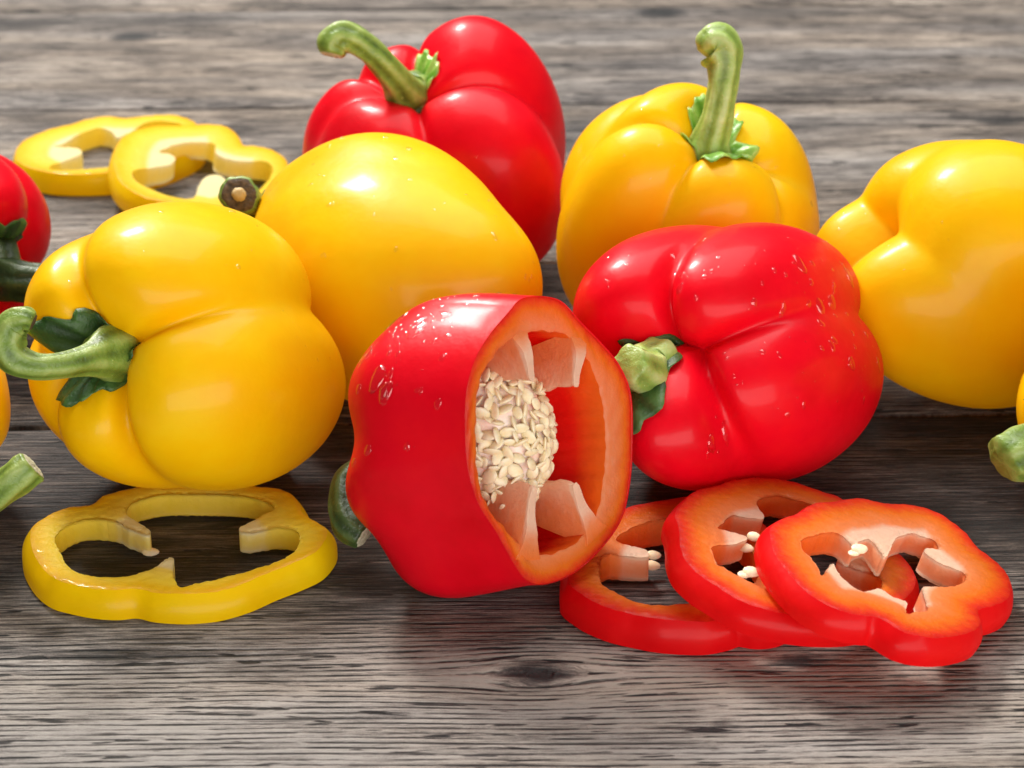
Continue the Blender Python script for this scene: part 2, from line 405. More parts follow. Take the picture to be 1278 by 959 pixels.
def calyx(parent, fr, L, k, n, rho0, material, seed, lift=.0015):
    r = np.random.default_rng(seed); NT_, NRr = 90, 10
    ph0 = r.uniform(0, 6.28); T = np.linspace(0, 2*math.pi, NT_, endpoint=False)
    lob = np.abs(np.cos(n*(T+ph0)/2+.35*np.sin(T*2+seed)))**1.6
    amp = 1+.28*np.sin(T+seed*1.3)+.12*np.sin(2*T+seed)
    rm = rho0*(.74+.26*lob)*amp*(1+.07*np.sin(7*T+seed)+.03*np.sin(13*T+2*seed)+.02*np.sin(23*T))
    V, rd = [], []
    for layer in (0, 1):
        for i in range(NRr):
            f = i/(NRr-1); rho = .03+rm*f
            d = sph(T, rho); rad = lobes_radius(L, d, k)
            curl = lift*(f**2.2)*(lob**2)*(1+.6*np.sin(2.5*T+seed))+.0006*np.sin(9*T+5*f+seed)*f + .0007*np.sin(17*T-6*f)*f
            off = .0012+curl+(.0004 if layer == 0 else -.0003)*(1 if f < .99 else .2)
            V.append(d*(rad+off)[:, None]); rd.append(np.full(NT_, .3+.5*f)+.4*np.cos(n*2*T))
    V = np.vstack(V) @ fr.T
    n1 = NT_*NRr
    F = grid_faces(NRr, NT_, True, False)+grid_faces(NRr, NT_, True, True, n1)
    F += [(n1-NT_+j, n1-NT_+(j+1) % NT_, 2*n1-NT_+(j+1) % NT_, 2*n1-NT_+j) for j in range(NT_)]
    F += [[j for j in range(NT_-1, -1, -1)], [n1+j for j in range(NT_)]]
    return link_mesh('calyx', V, F, material, parent, True, {'ridge': np.concatenate(rd)})

def pepper(label, mat_skin, pos, ax, L, stem=None, cal=None, drops=None, k=(30.0, 1.0, 14.0), seed=0, res=(168, 120)):
    pos = np.array(pos); fr = axis_frame(ax); L = np.array(L)
    nt_, np_ = res
    T = np.linspace(0, 2*math.pi, nt_, endpoint=False); Pn = np.linspace(.012, math.pi-.012, np_)
    PP, TT = np.meshgrid(Pn, T, indexing='ij'); d = sph(TT, PP).reshape(-1, 3)
    r = lobes_radius(L, d, k)
    r = r*(1+.010*smooth_noise(d, 4.5, seed)+.0035*smooth_noise(d, 14, seed+50, 7))
    V = (d*r[:, None]) @ fr.T
    root = pos.copy(); root[2] = 0.0
    off = pos-root
    F = grid_faces(np_, nt_, True, True)
    F += [[j for j in range(nt_)], [(np_-1)*nt_+j for j in range(nt_-1, -1, -1)]]
    V = V+off
    col = 'red' if mat_skin is M_RED else 'yellow'
    t = thing('bell_pepper', label, 'bell pepper', root)
    body = link_mesh('body', V, F, mat_skin, t)
    if cal:
        c = calyx(t, fr, L, k, cal.get('n', 6), cal.get('rho', .42), cal.get('mat', M_CAL), seed+4, cal.get('lift', .0015)); c.location = off
    pole = lobes_radius(L, np.array([[0, 0, 1.0]]), k)[0]
    pw = pos+fr[:, 2]*pole
    if stem:
        dc = depth_of(pw); pts = [pw-fr[:, 2]*.006, pw+fr[:, 2]*.0015]; rad = [stem['r0']*1.15, stem['r0']]
        for (x, y, tw, rr) in stem['path']: pts.append(at_depth((x, y), dc-tw)); rad.append(rr)
        for q in (.3, .65, 1.0) if 'along' in stem else (): pts.append(pw+fr[:, 2]*stem['along']*q+np.array([0, 0, .010*q*q])); rad.append(.0075-.003*q)
        tube('stem', np.array(pts)-root, rad, stem.get('mat', M_STEM), t, seed, stem.get('ridges', 6), stem.get('amp', .06), cap=stem.get('cap'))
    if drops:
        me = body.data; nv = len(V); nn = np.zeros(nv*3, np.float32)
        try: me.vertex_normals.foreach_get('vector', nn)
        except Exception: nn = np.array([v.normal[:] for v in me.vertices], np.float32).ravel()
        nn = nn.reshape(-1, 3); Wd = V+root
        facing = np.einsum('ij,ij->i', nn, (CAM-Wd)/np.linalg.norm(CAM-Wd, axis=1)[:, None])
        pk = (facing > .12) & (nn[:, 2] > drops.get('zmin', .1)) & (PP.ravel() > .5)
        clump = smooth_noise(nn, 4, seed+9) > drops.get('clump', -.1)
        droplets(t, V, nn, drops['n'], seed+7, drops.get('r0', .00035), drops.get('r1', .0012), pk & clump, drops.get('big', 0))
    return t, pos, fr, L, pw

pepper('yellow bell pepper lying on a cut ring, green stem curling up at its tip', M_YEL,
  [-0.0987, -0.0791, 0.0449], [-0.515, -0.038, 0.961], [[106.4, 0.0186, 0.0257, 0.0296, 0.0393, -0.0038], [45.5, 0.0178, 0.0262, 0.0248, 0.0481, -0.003], [-15.8, 0.0191, 0.0262, 0.0306, 0.0443, -0.0003], [240.2, 0.0204, 0.0288, 0.03, 0.045, 0.0006], [173.9, 0.0149, 0.0246, 0.0224, 0.0486, 0.0012]], k=(30.0, 1.0, 14.0),
  stem=dict(r0=.0085, path=[(137, 443, .008, .0078), (112, 449, .017, .0047), (78, 456, .024, .0037), (42, 457, .028, .0038), (17, 446, .029, .0044), (10, 424, .029, .0046), (17, 406, .029, .0045), (31, 399, .030, .0038), (40, 402, .030, .0027)], cap=(M_SCAR,), amp=.05),
  cal=dict(n=5, rho=.33, lift=.0008), drops=dict(n=30, r1=.0011, clump=.1, zmin=.0), seed=1)
pepper('large yellow bell pepper lying behind the cut red one, stem end turned away', M_YEL,
  [-0.0397, -0.0094, 0.0474], [-0.725, 0.251, -0.579], [[70.6, 0.0069, 0.0294, 0.0382, 0.0457, 0.0052], [168.1, 0.0108, 0.0365, 0.0357, 0.0477, 0.0006], [252.1, 0.0079, 0.035, 0.0346, 0.0505, -0.0061], [352.7, 0.0007, 0.0295, 0.0258, 0.0699, 0.002]], k=(14.0, 0.0, 12.0),
  stem=dict(r0=.0075, path=[(312, 262, .002, .0062), (304, 252, .012, .0060), (299, 244, .022, .0066)], cap=(M_SCAR, M_PITH), amp=.03),
  cal=dict(n=5, rho=.22, lift=0), drops=dict(n=60, r1=.0012, clump=-.1, zmin=.3), seed=2)
pepper('upright red bell pepper with bent green stem, standing behind the yellow peppers', M_RED,
  [-0.0292, 0.102, 0.043], [-0.207, 0.832, 0.525], [[-39.4, 0.0215, 0.0323, 0.028, 0.0464, 0.0022], [249.7, 0.0209, 0.0338, 0.027, 0.0378, -0.0042], [141.1, 0.0168, 0.0249, 0.0333, 0.0331, 0.002], [90.9, 0.0187, 0.0296, 0.0237, 0.0357, -0.0001], [36.6, 0.0164, 0.0261, 0.0265, 0.0434, -0.0029]], k=(26.0, 0.75, 11.0),
  stem=dict(r0=.0078, path=[(507, 117, .006, .0070), (492, 97, .014, .0052), (470, 70, .020, .0050), (446, 51, .024, .0050), (428, 46, .025, .0054), (417, 55, .025, .0058), (414, 66, .025, .0050)], cap=(M_CUT,), amp=.05),
  cal=dict(n=5, rho=.23, mat=M_CALP, lift=0), drops=dict(n=16, r1=.0009), seed=3)
pepper('upright yellow bell pepper with tall green stem, standing behind the whole red one', M_YEL,
  [0.0609, 0.0352, 0.0441], [0.178, 0.844, 0.674], [[104.9, 0.0212, 0.0274, 0.0227, 0.0414, 0.0017], [33.2, 0.0158, 0.0224, 0.0323, 0.0453, 0.001], [20.7, 0.0203, 0.0317, 0.0335, 0.0325, 0.0005], [-55.9, 0.0186, 0.0285, 0.0302, 0.0429, -0.0045], [250.4, 0.0181, 0.0249, 0.0321, 0.0309, -0.003], [178.2, 0.0171, 0.0242, 0.0251, 0.0374, 0.0032]], k=(24.0, 0.7, 10.0),
  stem=dict(r0=.0092, path=[(880, 200, .004, .0086), (887, 176, .010, .0060), (896, 145, .013, .0051), (902, 110, .014, .0050), (904, 84, .014, .0054), (901, 66, .014, .0066), (894, 58, .014, .0072), (886, 60, .014, .0062), (881, 66, .014, .0040)], mat=M_STEMP, amp=.06),
  cal=dict(n=5, rho=.36, mat=M_CALP, lift=.0008), drops=dict(n=26, r1=.0010), seed=4)
pepper('whole red bell pepper wet with droplets, lying behind the red slices', M_RED,
  [0.0649, -0.0619, 0.0363], [-0.63, -0.099, 0.905], [[39.2, 0.0186, 0.0262, 0.026, 0.0493, 0.0033], [-31.5, 0.0186, 0.0242, 0.0242, 0.0481, -0.0037], [241.6, 0.0196, 0.025, 0.0281, 0.0492, -0.0], [204.9, 0.0145, 0.0249, 0.0208, 0.0627, 0.0144], [109.4, 0.0164, 0.0219, 0.0261, 0.043, -0.005]], k=(30.0, 1.0, 13.0),
  stem=dict(r0=.0078, mat=M_STEMP, path=[(803, 466, .006, .0070), (795, 461, .012, .0062), (785, 455, .016, .0056)], amp=.05),
  cal=dict(n=6, rho=.27, lift=.0004), drops=dict(n=150, r1=.0014, clump=-.25, zmin=-.05, big=10), seed=5)
pepper('large yellow bell pepper lying on its side, blossom end beside the whole red one', M_YEL,
  [0.149, -0.0098, 0.0424], [0.83, -0.232, -0.332], [[-16.4, 0.0175, 0.0266, 0.0265, 0.0431, 0.0027], [63.9, 0.0204, 0.0295, 0.0315, 0.0358, -0.0038], [149.2, 0.0186, 0.0268, 0.0284, 0.0453, -0.0055], [256.5, 0.0136, 0.0231, 0.0285, 0.0586, 0.0061]], k=(18.0, 0.3, 9.0),
  stem=dict(r0=.0085, along=.032, path=[]), cal=dict(n=5, rho=.34), drops=dict(n=24, r1=.0010, zmin=.2), seed=6)
pepper('red bell pepper with dark green stem, behind the stem of the front yellow one', M_RED,
  [-0.1908, 0.0526, 0.0304], [0.506, -0.201, 0.787], [[24.6, 0.0143, 0.0211, 0.0236, 0.0426, 0.0011], [105.7, 0.0132, 0.021, 0.03, 0.0343, 0.0061], [168.2, 0.0113, 0.0194, 0.021, 0.0472, 0.003], [299.9, 0.0139, 0.0211, 0.0249, 0.0275, -0.012]], k=(30.0, 1.0, 14.0),
  stem=dict(r0=.0085, mat=M_STEMD, path=[(4, 346, .006, .0075), (22, 351, .010, .0066), (42, 353, .011, .0062), (60, 354, .011, .006)], cap=(M_CUT,)),
  cal=dict(n=5, rho=.34), seed=7)
pepper('yellow bell pepper with a thick cut-off green stem pointing at the yellow ring', M_YEL,
  [-0.1851, -0.0806, 0.034], [0.514, -0.545, 0.675], [[33.9, 0.016, 0.0252, 0.0301, 0.0376, 0.0096], [121.8, 0.0165, 0.0237, 0.0274, 0.0391, 0.0066], [201.2, 0.0065, 0.0157, 0.023, 0.0686, 0.002], [287.6, 0.0132, 0.0211, 0.0251, 0.0432, -0.0046]], k=(30.0, 1.0, 14.0),
  stem=dict(r0=.008, path=[(-45, 632, .006, .0066), (-18, 622, .012, .0054), (8, 606, .015, .0050), (28, 592, .016, .0049), (39, 583, .016, .0046)], cap=(M_CUT,), amp=.06),
  cal=dict(n=5, rho=.40), seed=8)
pepper('yellow bell pepper whose knobbly green stem tip hangs above the bare planks', M_YEL,
  [0.1818, -0.0859, 0.0349], [-0.547, -0.27, 0.793], [[-6.0, 0.0157, 0.0255, 0.021, 0.0616, 0.0058], [128.5, 0.0131, 0.0209, 0.0276, 0.0371, -0.0063], [227.1, 0.0159, 0.0252, 0.0263, 0.0442, -0.0088], [292.1, 0.0166, 0.0247, 0.0272, 0.046, -0.0021]], k=(30.0, 1.0, 14.0),
  stem=dict(r0=.008, path=[(1318, 535, .008, .0055), (1294, 548, .012, .0055), (1274, 562, .015, .0068), (1263, 573, .017, .0074), (1256, 580, .018, .0055)], mat=M_STEM, amp=.05),
  cal=dict(n=5, rho=.40), seed=9)

# ------------------------------------------------------------------ seeds
def seed_mesh():
    V, F = [], []; nr, nc = 7, 10
    for i in range(nr):
        p = math.pi*(i+.001)/(nr-1+.002)
        for j in range(nc):
            th = 2*math.pi*j/nc; x = math.cos(p); r = math.sin(p)**.8*(1-.25*x*(x > 0))
            V.append((x*.0022, r*math.cos(th)*.0017, r*math.sin(th)*.00065*(1.2-.5*abs(math.cos(th)))))
    F = grid_faces(nr, nc, True, True)
    me = bpy.data.meshes.new('seed'); me.from_pydata(V, [], F); me.polygons.foreach_set('use_smooth', [True]*len(F)); me.materials.append(M_SEED); me.update()
    return me
SEED = seed_mesh()
def seed(parent, p, xdir, zdir, s=1.0):
    o = bpy.data.objects.new('seed', SEED); COL.objects.link(o); o.parent = parent
    x = Vector(xdir).normalized(); z = Vector(zdir); z = (z-z.dot(x)*x).normalized(); y = z.cross(x)
    o.matrix_local = Matrix.Translation(Vector(p)) @ Matrix((x, y, z)).transposed().to_4x4() @ Matrix.Scale(s, 4)
    return o

# ------------------------------------------------------------------ cut red pepper
m_ = np.array([.70, -.66, .27]); m_ /= np.linalg.norm(m_)
e_ = np.array([.66, .70, 0]); e_ /= np.linalg.norm(e_); f_ = np.cross(m_, e_); f_ = f_ if f_[2] > 0 else -f_
P7 = [0.0139, 0.0528, 0.1904, 0.6444, -0.0133, -0.003]
VAL = [(161.8, .169), (227.3, .1076), (148.2, .134), (80.9, .106)]
FACE = [(636, 388), (646, 376), (658, 370.7), (680, 370), (702, 377), (724, 401), (750, 427.6), (772, 454), (787, 489), (790, 537), (787.6, 594), (776.7, 646.6), (750, 686), (715, 716.7), (680, 730), (658, 725.5), (641, 703.5), (619, 664), (597, 629), (584, 585), (580.5, 537), (582, 489), (592.7, 449.5), (610, 419)]
INNER = [(600, 480), (607, 462), (622, 440), (645, 420), (665, 414), (690, 414), (712, 420), (730, 440), (745, 470), (755, 510), (758, 560), (755, 600), (748, 640), (735, 664), (715, 682), (690, 692), (668, 692), (650, 680), (632, 660), (615, 640), (603, 615), (597, 580), (596, 530), (597, 500)]
Q7 = ground((680, 730), P7[0])
def face_pts(px): return on_plane(px, Q7, m_)
WF = face_pts(catmull(FACE)); C7 = (WF.max(0)+WF.min(0))/2; C7 = C7-((C7-Q7) @ m_)*m_
def polar(W):
    a = (W-C7) @ e_; b2 = (W-C7) @ f_; th = np.arctan2(b2, a); r = np.hypot(a, b2); o = np.argsort(th); return th[o], r[o]
NT7 = 200; T7 = np.linspace(-math.pi, math.pi, NT7, endpoint=False)
to, ro = polar(WF); ti, ri_ = polar(face_pts(catmull(INNER)))
r_out = np.interp(T7, to, ro, period=2*math.pi); r_in = np.interp(T7, ti, ri_, period=2*math.pi)
r_in = r_in*(1+.006*np.sin(23*T7)+.005*np.sin(41*T7+1))
val7 = 0
for t_, A_ in VAL:
    dd = (T7-math.radians(t_)+math.pi) % (2*math.pi)-math.pi; val7 = val7+A_*np.exp(-(dd/.33)**2)
def shell7(ph, inner=False):
    Ld, bul, al, be, bf = P7[1:]
    ph = ph[:, None]; s = np.sin(ph)
    rad = r_out*(1+bul*np.sin(2*ph))*np.cos(ph)**al*(1-val7*s**2); rel = rad/r_out
    dep = Ld*s**al*(1-val7*.5*s**4)-.016*np.exp(-(rel/.38)**2)*s**2
    if inner: rad = rad*(r_in/r_out); dep = dep*.86
    return C7+(rad*np.cos(T7)+be*s)[..., None]*e_+(rad*np.sin(T7)+bf*s)[..., None]*f_-dep[..., None]*m_
root7 = np.array([C7[0], C7[1], 0.0])-np.array([m_[0], m_[1], 0])*.02
cutp = thing('cut_bell_pepper', 'red bell pepper cut open, showing orange flesh, pale ribs and seeds', 'bell pepper', root7)
ph = np.linspace(0, math.pi/2, 90)
ph = ph.copy(); ph[-1] -= .004
W = shell7(ph); nrm7 = None
W = W + 0
sk = W.reshape(-1, 3)-root7
fade = np.repeat(np.clip(ph/.35, 0, 1), NT7)[:, None]
sk = sk + m_*0 + fade*(sk-(C7-root7-m_*.025))*(.006*smooth_noise(sk*25, 5, 77)[:, None]+.003*smooth_noise(sk*25, 14, 78)[:, None])
F = grid_faces(len(ph), NT7, True, True); F.append([(len(ph)-1)*NT7+j for j in range(NT7-1, -1, -1)])
skin7 = link_mesh('skin', sk, F, M_RED, cutp)
# cut rim, slightly rounded at the skin and raised in the middle
ts = np.concatenate([[0, .015, .035, .06], np.linspace(.1, .9, 12), [.95, .98, 1.0]])
Vr, dp = [], []
for t_ in ts:
    rr = r_out*(1-t_)+r_in*t_; d_mm = t_*(r_out-r_in)
    hgt = -.0007*np.exp(-d_mm/.0005)-.0007*np.exp(-(1-t_)*(r_out-r_in)/.0006)+.0002*np.sin(19*T7+9*t_)*np.sin(math.pi*t_)
    if t_ == 0: hgt = hgt*0-.0002
    Vr.append(C7+(rr*np.cos(T7))[:, None]*e_+(rr*np.sin(T7))[:, None]*f_+hgt[:, None]*m_-root7); dp.append(np.clip(d_mm/.012, 0, .62))
Vr = np.vstack(Vr); dp = np.concatenate(dp)
link_mesh('cut_flesh', Vr, grid_faces(len(ts), NT7, True, False), F_RED, cutp, True, {'depth': dp})
phi_ = np.linspace(0, math.pi/2-.01, 40); Wi = shell7(phi_, True)
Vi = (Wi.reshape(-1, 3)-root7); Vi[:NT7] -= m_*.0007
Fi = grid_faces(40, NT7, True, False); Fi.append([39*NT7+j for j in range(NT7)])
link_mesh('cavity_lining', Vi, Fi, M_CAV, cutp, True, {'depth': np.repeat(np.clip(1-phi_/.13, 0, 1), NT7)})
# ribs: plates running from the wall inwards, their cut edges flush with the cut face
def rib(root_px, tip_px, w_root, w_tip, depth, sd):
    a, b2 = face_pts([root_px, tip_px]); d = b2-a; Lr = np.linalg.norm(d); d = d/Lr; s = np.cross(m_, d)
    a = a-d*.002; Lr += .002
    nu, nd = 15, 12; V, dpt = [], []; r = np.random.default_rng(sd)
    for k2 in range(nd):
        g = (0, .02, .05, .1, .17, .26, .36, .48, .6, .72, .86, 1)[k2]; z = depth*g
        row = []
        for side in (1, -1):
            us = np.linspace(0, 1, nu) if side == 1 else np.linspace(1, 0, nu)
            for u in us:
                wd = (w_root*math.exp(-u*3.2)+w_tip*(1-math.exp(-u*3.2)))*(1 if u < .999 else .55)
                wd *= (1-.25*g)
                push = .30*z*(1-u)
                tipin = -.0015*math.sin(g*3+sd)*u
                V.append(a+d*(u*Lr+push+tipin)+s*side*wd*.5-m_*(z-.0004*(u > .3)+.0005*math.sin(7*u+sd)*(g == 0))); 
                dpt.append(min(1.05, .36+u*1.2) if g < .03 else .50+.34*u)
    nc = 2*nu
    F = grid_faces(nd, nc, True, False)
    F += [(j, nc-1-j, nc-2-j, j+1) for j in range(nu-1)]
    F += [((nd-1)*nc+j, (nd-1)*nc+j+1, (nd-1)*nc+nc-2-j, (nd-1)*nc+nc-1-j) for j in range(nu-1)]
    V = [v_+d*(.0011*math.sin(31*((v_-a) @ m_)/.01+sd)*max(0., ((v_-a) @ d)/Lr-.75)*4*.5) for v_ in V]
    o = link_mesh('rib', np.array(V)-root7, F, F_RED, cutp, True, {'depth': dpt})
    o.data.set_sharp_from_angle(angle=math.radians(42))
    bv = o.modifiers.new('soft_edges', 'BEVEL'); bv.width = .0006; bv.segments = 2; bv.limit_method = 'ANGLE'; bv.angle_limit = math.radians(50)
rib((650, 414), (667, 481), .0085, .0018, .030, 1)
rib((724, 424), (719, 488), .0085, .0018, .030, 2)
rib((660, 690), (666, 607), .0095, .0020, .030, 3)
rib((741, 662), (717, 609), .0095, .0022, .030, 4)
# seed core: waisted, reaching from the upper to the lower ribs
def core_r(th): return .0165*(1+.32*math.sin(th)**2+.06*math.sin(3*th+1))
nr, nc = 26, 40; V = []
for i in range(nr):
    p = math.pi*(i+.02)/(nr-1+.04)
    for j in range(nc):
        th = 2*math.pi*j/nc
        u = math.cos(p)*(.0205 if math.cos(p) > 0 else .024); rr = math.sin(p)*core_r(th)*(1+.04*math.sin(5*th+p*4))
        V.append(C7-m_*.0265+m_*u+e_*(rr*math.cos(th)-.002)+f_*rr*math.sin(th)*1.02)
core = link_mesh('seed_core', np.array(V)-root7, grid_faces(nr, nc, True, True), M_CORE, cutp)
cc = C7-m_*.0265-root7-e_*.002
cnt = 0; placed = []
for tr in range(4000):
    v = NR.normal(size=3); v /= np.linalg.norm(v)
    if v @ m_ < -.05 or v @ TW < -.15: continue
    u = v @ m_; uu = v-u*m_
    th_ = math.atan2(uu @ f_, uu @ e_); pos = cc+m_*u*.0208+uu*(core_r(th_)+.0004)
    if abs(pos @ f_-cc @ f_) > .0185: continue
    if any(np.linalg.norm(pos-q) < .0020 for q in placed): continue
    if smooth_noise(v[None], 6, 5)[0] < -.24: continue
    placed.append(pos)
    tg = np.cross(v, NR.normal(size=3)); tg /= np.linalg.norm(tg)
    lean = NR.uniform(-.9, 1.3)
    seed(core, pos+v*(.0006+.0008*NR.random()), tg+v*NR.uniform(-.2, .7), v+np.cross(tg, v)*lean*1.6, NR.uniform(.9, 1.25)); cnt += 1
    if cnt >= 185: break
for px in ((676, 612), (662, 640), (700, 598), (714, 590), (706, 484)):
    p = face_pts([px])[0]-m_*.010-root7
    seed(core, p, NR.normal(size=3), TW+NR.normal(size=3)*.4, 1.0)
# its stem, seen low behind the shoulder
pole = C7-m_*(P7[1]-.016)+e_*P7[4]+f_*P7[5]
dq = depth_of(pole)
stp = [pole+m_*.004, pole-m_*.010, at_depth((462, 590), dq+.020), at_depth((438, 604), dq+.020), at_depth((430, 630), dq+.016), at_depth((434, 654), dq+.012), at_depth((453, 668), dq+.010)]
tube('stem', np.array(stp)-root7, [.009, .008, .0058, .0050, .0047, .0045, .0040], M_STEMD, cutp, 21, 7, .05, cap=(M_CUT,))
nv = np.array([v.normal[:] for v in skin7.data.vertices]); face_c = np.einsum('ij,j->i', nv, TW)
pk = (face_c > .0) & (nv[:, 2] > -.25) & (np.repeat(ph, NT7) > .06)
wet = np.clip(nv[:, 2]*1.1, 0.03, 1)**2
pk = pk & (NR.random(len(pk)) < wet)
droplets(cutp, sk, nv, 150, 31, .0003, .0016, pk, 8)

# ------------------------------------------------------------------ cut rings
def inside(P, poly):
    x, y = P[:, 0], P[:, 1]; c = np.zeros(len(P), bool); n = len(poly); j = n-1
    for i in range(n):
        xi, yi = poly[i]; xj, yj = poly[j]
        c ^= ((yi > y) != (yj > y)) & (x < (xj-xi)*(y-yi)/(yj-yi+1e-15)+xi); j = i
    return c
def seg_dist(P, poly):
    A = poly; B = np.roll(poly, -1, 0); d = np.full(len(P), 1e9); idx = np.zeros(len(P), int)
    for i in range(len(A)):
        ab = B[i]-A[i]; t = np.clip(((P-A[i]) @ ab)/(ab @ ab+1e-18), 0, 1); q = np.hypot(*(P-A[i]-t[:, None]*ab).T)
        mk = q < d; d[mk] = q[mk]; idx[mk] = i
    return d, idx
def ring(label, outer, inner, thick, tilt, xr, group, mskin, mflesh, flare=.001, bulge=.0008, thr=.0105, seeds=(), sd=0, tilty=0.0, z0=0.0):
    r = np.random.default_rng(sd)
    n = np.array([math.sin(tilt), math.sin(tilty), 1.0]); n[2] = math.sqrt(1-n[0]**2-n[1]**2)
    e1 = np.array([n[2], 0, -n[0]]); e1 /= np.linalg.norm(e1); e2 = np.cross(n, e1)
    g = ground(xr); p0 = g+n*thick+np.array([0, 0, z0])                                  # top plane; lower side touches the table at xr
    Wo = on_plane(catmull(outer, 8), p0, n); Wi = on_plane(catmull(inner, 8), p0, n)
    c0 = Wo.mean(0); root = np.array([c0[0], c0[1], 0.0])
    to2 = lambda X: np.stack([(X-c0) @ e1, (X-c0) @ e2], 1)
    O = resample(to2(Wo), .0011); I = resample(to2(Wi), .0009)
    I = I+r.normal(size=I.shape)*.00010
    area2 = lambda P: .5*np.sum(P[:, 0]*np.roll(P[:, 1], -1)-np.roll(P[:, 0], -1)*P[:, 1])
    if area2(O) < 0: O = O[::-1]
    if area2(I) < 0: I = I[::-1]
    lo, hi = O.min(0), O.max(0); gx, gy = np.meshgrid(np.arange(lo[0], hi[0], .0009), np.arange(lo[1], hi[1], .0009))
    G = np.stack([gx.ravel(), gy.ravel()], 1); G += r.uniform(-.00025, .00025, G.shape)
    G = G[inside(G, O) & ~inside(G, I)]
    G = G[(seg_dist(G, O)[0] > .00045) & (seg_dist(G, I)[0] > .00040)]
    A = np.vstack([O, I, G]); nO, nI = len(O), len(I)
    E = [(i, (i+1) % nO) for i in range(nO)]+[(nO+i, nO+(i+1) % nI) for i in range(nI)]
    vo, eo, fo, ov, *_ = delaunay_2d_cdt([Vector(p) for p in A.tolist()], E, [], 0, 1e-7)
    P = np.array([v[:] for v in vo]); mp = {}
    for k2, lst in enumerate(ov):
        for s_ in lst: mp[s_] = k2
    cen = np.array([P[list(f)].mean(0) for f in fo]); keep = inside(cen, O) & ~inside(cen, I)
    tri = [tuple(f) for f, kk in zip(fo, keep) if kk]
    dO, io = seg_dist(P, O); dI, _ = seg_dist(P, I)
    tang = np.roll(O, -1, 0)-O; nout = np.stack([tang[:, 1], -tang[:, 0]], 1); nout /= np.linalg.norm(nout, axis=1)[:, None]
    for _k in range(4): nout = (nout+np.roll(nout, 1, 0)+np.roll(nout, -1, 0))/3
    nout /= np.linalg.norm(nout, axis=1)[:, None]
    bev = lambda d, rr, h: h*(1-np.sqrt(np.clip(1-(1-np.clip(d/rr, 0, 1))**2, 0, 1)))
    P3 = np.stack([P[:, 0]*60, P[:, 1]*60, P[:, 0]*0], 1)
    zt = -bev(dO, .0006, .00025)-bev(dI, .0007, .0004)+.00022*smooth_noise(P3*8, 4, sd)+.0003*smooth_noise(P3, 5, sd+1)
    pith = dO/.0215+.45*np.clip((dO-.0122)/.0035, 0, 1)
    dent = np.clip(dO/.010, 0, 1); zt = zt-.0006*dent*np.clip((dO-thr)/.004, 0, 1)
    lift3 = lambda q, z: c0+q[:, :1]*e1+q[:, 1:2]*e2+np.asarray(z)[:, None]*n-root
    t = thing('pepper_slice', label, 'pepper slice', root, group)
    # faces split into flesh and ribs
    fd = np.array([dO[list(f)].mean() for f in tri]); isr = fd > thr
    par = {}
    def find(a):
        while par[a] != a: par[a] = par[par[a]]; a = par[a]
        return a
    for f, q in zip(tri, isr):
        if q:
            for v in f: par.setdefault(v, v)
            a = find(f[0])
            for v in f[1:]: par[find(v)] = a; a = find(a)
    comp = [find(f[0]) if q else -1 for f, q in zip(tri, isr)]
    sizes = {}
    for c in comp: sizes[c] = sizes.get(c, 0)+1
    comp = [c if c != -1 and sizes[c] > 14 else -1 for c in comp]
    groups = {}
    for f, c in zip(tri, comp): groups.setdefault(c, []).append(f)
    wbot = np.clip(dI/(dI+dO+1e-9), 0, 1); Pb = P+nout[io]*(flare*wbot)[:, None]
    zb = np.full(len(P), -thick)+bev(dI, .001, .0006)
    ri_idx = [mp[nO+i] for i in range(nI)]
    vcomp = {}
    for c, fs in groups.items():
        if c == -1: continue
        for f in fs:
            for v in f: vcomp[v] = c
    NW = 7
    jag = r.normal(size=(nI,))*.00012
    for c, fs in groups.items():
        V, F, dpt = [], [], []; idx = {}
        def add(key, p, d):
            if key not in idx: idx[key] = len(V); V.append(p); dpt.append(d)
            return idx[key]
        top = lift3(P, zt); bot = lift3(Pb, zb)
        for f in fs:
            F.append([add(('t', v), top[v], pith[v]) for v in f])
            F.append([add(('b', v), bot[v], pith[v]) for v in reversed(f)])
        for i in range(nI):
            a, b2 = ri_idx[i], ri_idx[(i+1) % nI]
            ca, cb = vcomp.get(a, -1), vcomp.get(b2, -1)
            own = ca if ca == cb else -1
            if own != c: continue
            cols = []
            for v, ii in ((a, i), (b2, (i+1) % nI)):
                col = []
                for k2 in range(NW):
                    q = k2/(NW-1)
                    if k2 == 0: col.append(add(('t', v), top[v], pith[v]))
                    elif k2 == NW-1: col.append(add(('b', v), bot[v], pith[v]))
                    else: col.append(add(('w', v, k2), top[v]*(1-q)+bot[v]*q, min(pith[v], .9)*(1-.25*math.sin(q*3.14))))
                cols.append(col)
            for k2 in range(NW-1): F.append([cols[1][k2], cols[0][k2], cols[0][k2+1], cols[1][k2+1]])
        link_mesh('flesh' if c == -1 else 'rib', V, F, mflesh, t, True, {'depth': dpt})
    ro_idx = [mp[i] for i in range(nO)]; rows = []; NW = 14
    for k2 in range(NW):
        q = k2/(NW-1); off = flare*q*wbot[ro_idx]+bulge*math.sin(math.pi*min(1, q*1.02))
        z = zt[ro_idx]*(1-q)-thick*q
        sft = .0012*math.exp(-q*9)*0
        rows.append(lift3(P[ro_idx]+nout*(off+.00002)[:, None], z))
    link_mesh('skin', np.vstack(rows), grid_faces(NW, nO, True, True), mskin, t)
    for (x, y, dz, dirx, sc) in seeds:
        p = on_plane([(x, y)], p0+n*dz, n)[0]-root
        seed(t, p, np.array([math.cos(dirx), math.sin(dirx), -.1]), np.array([.2*math.sin(x), -.5, 1]), sc)
    return t

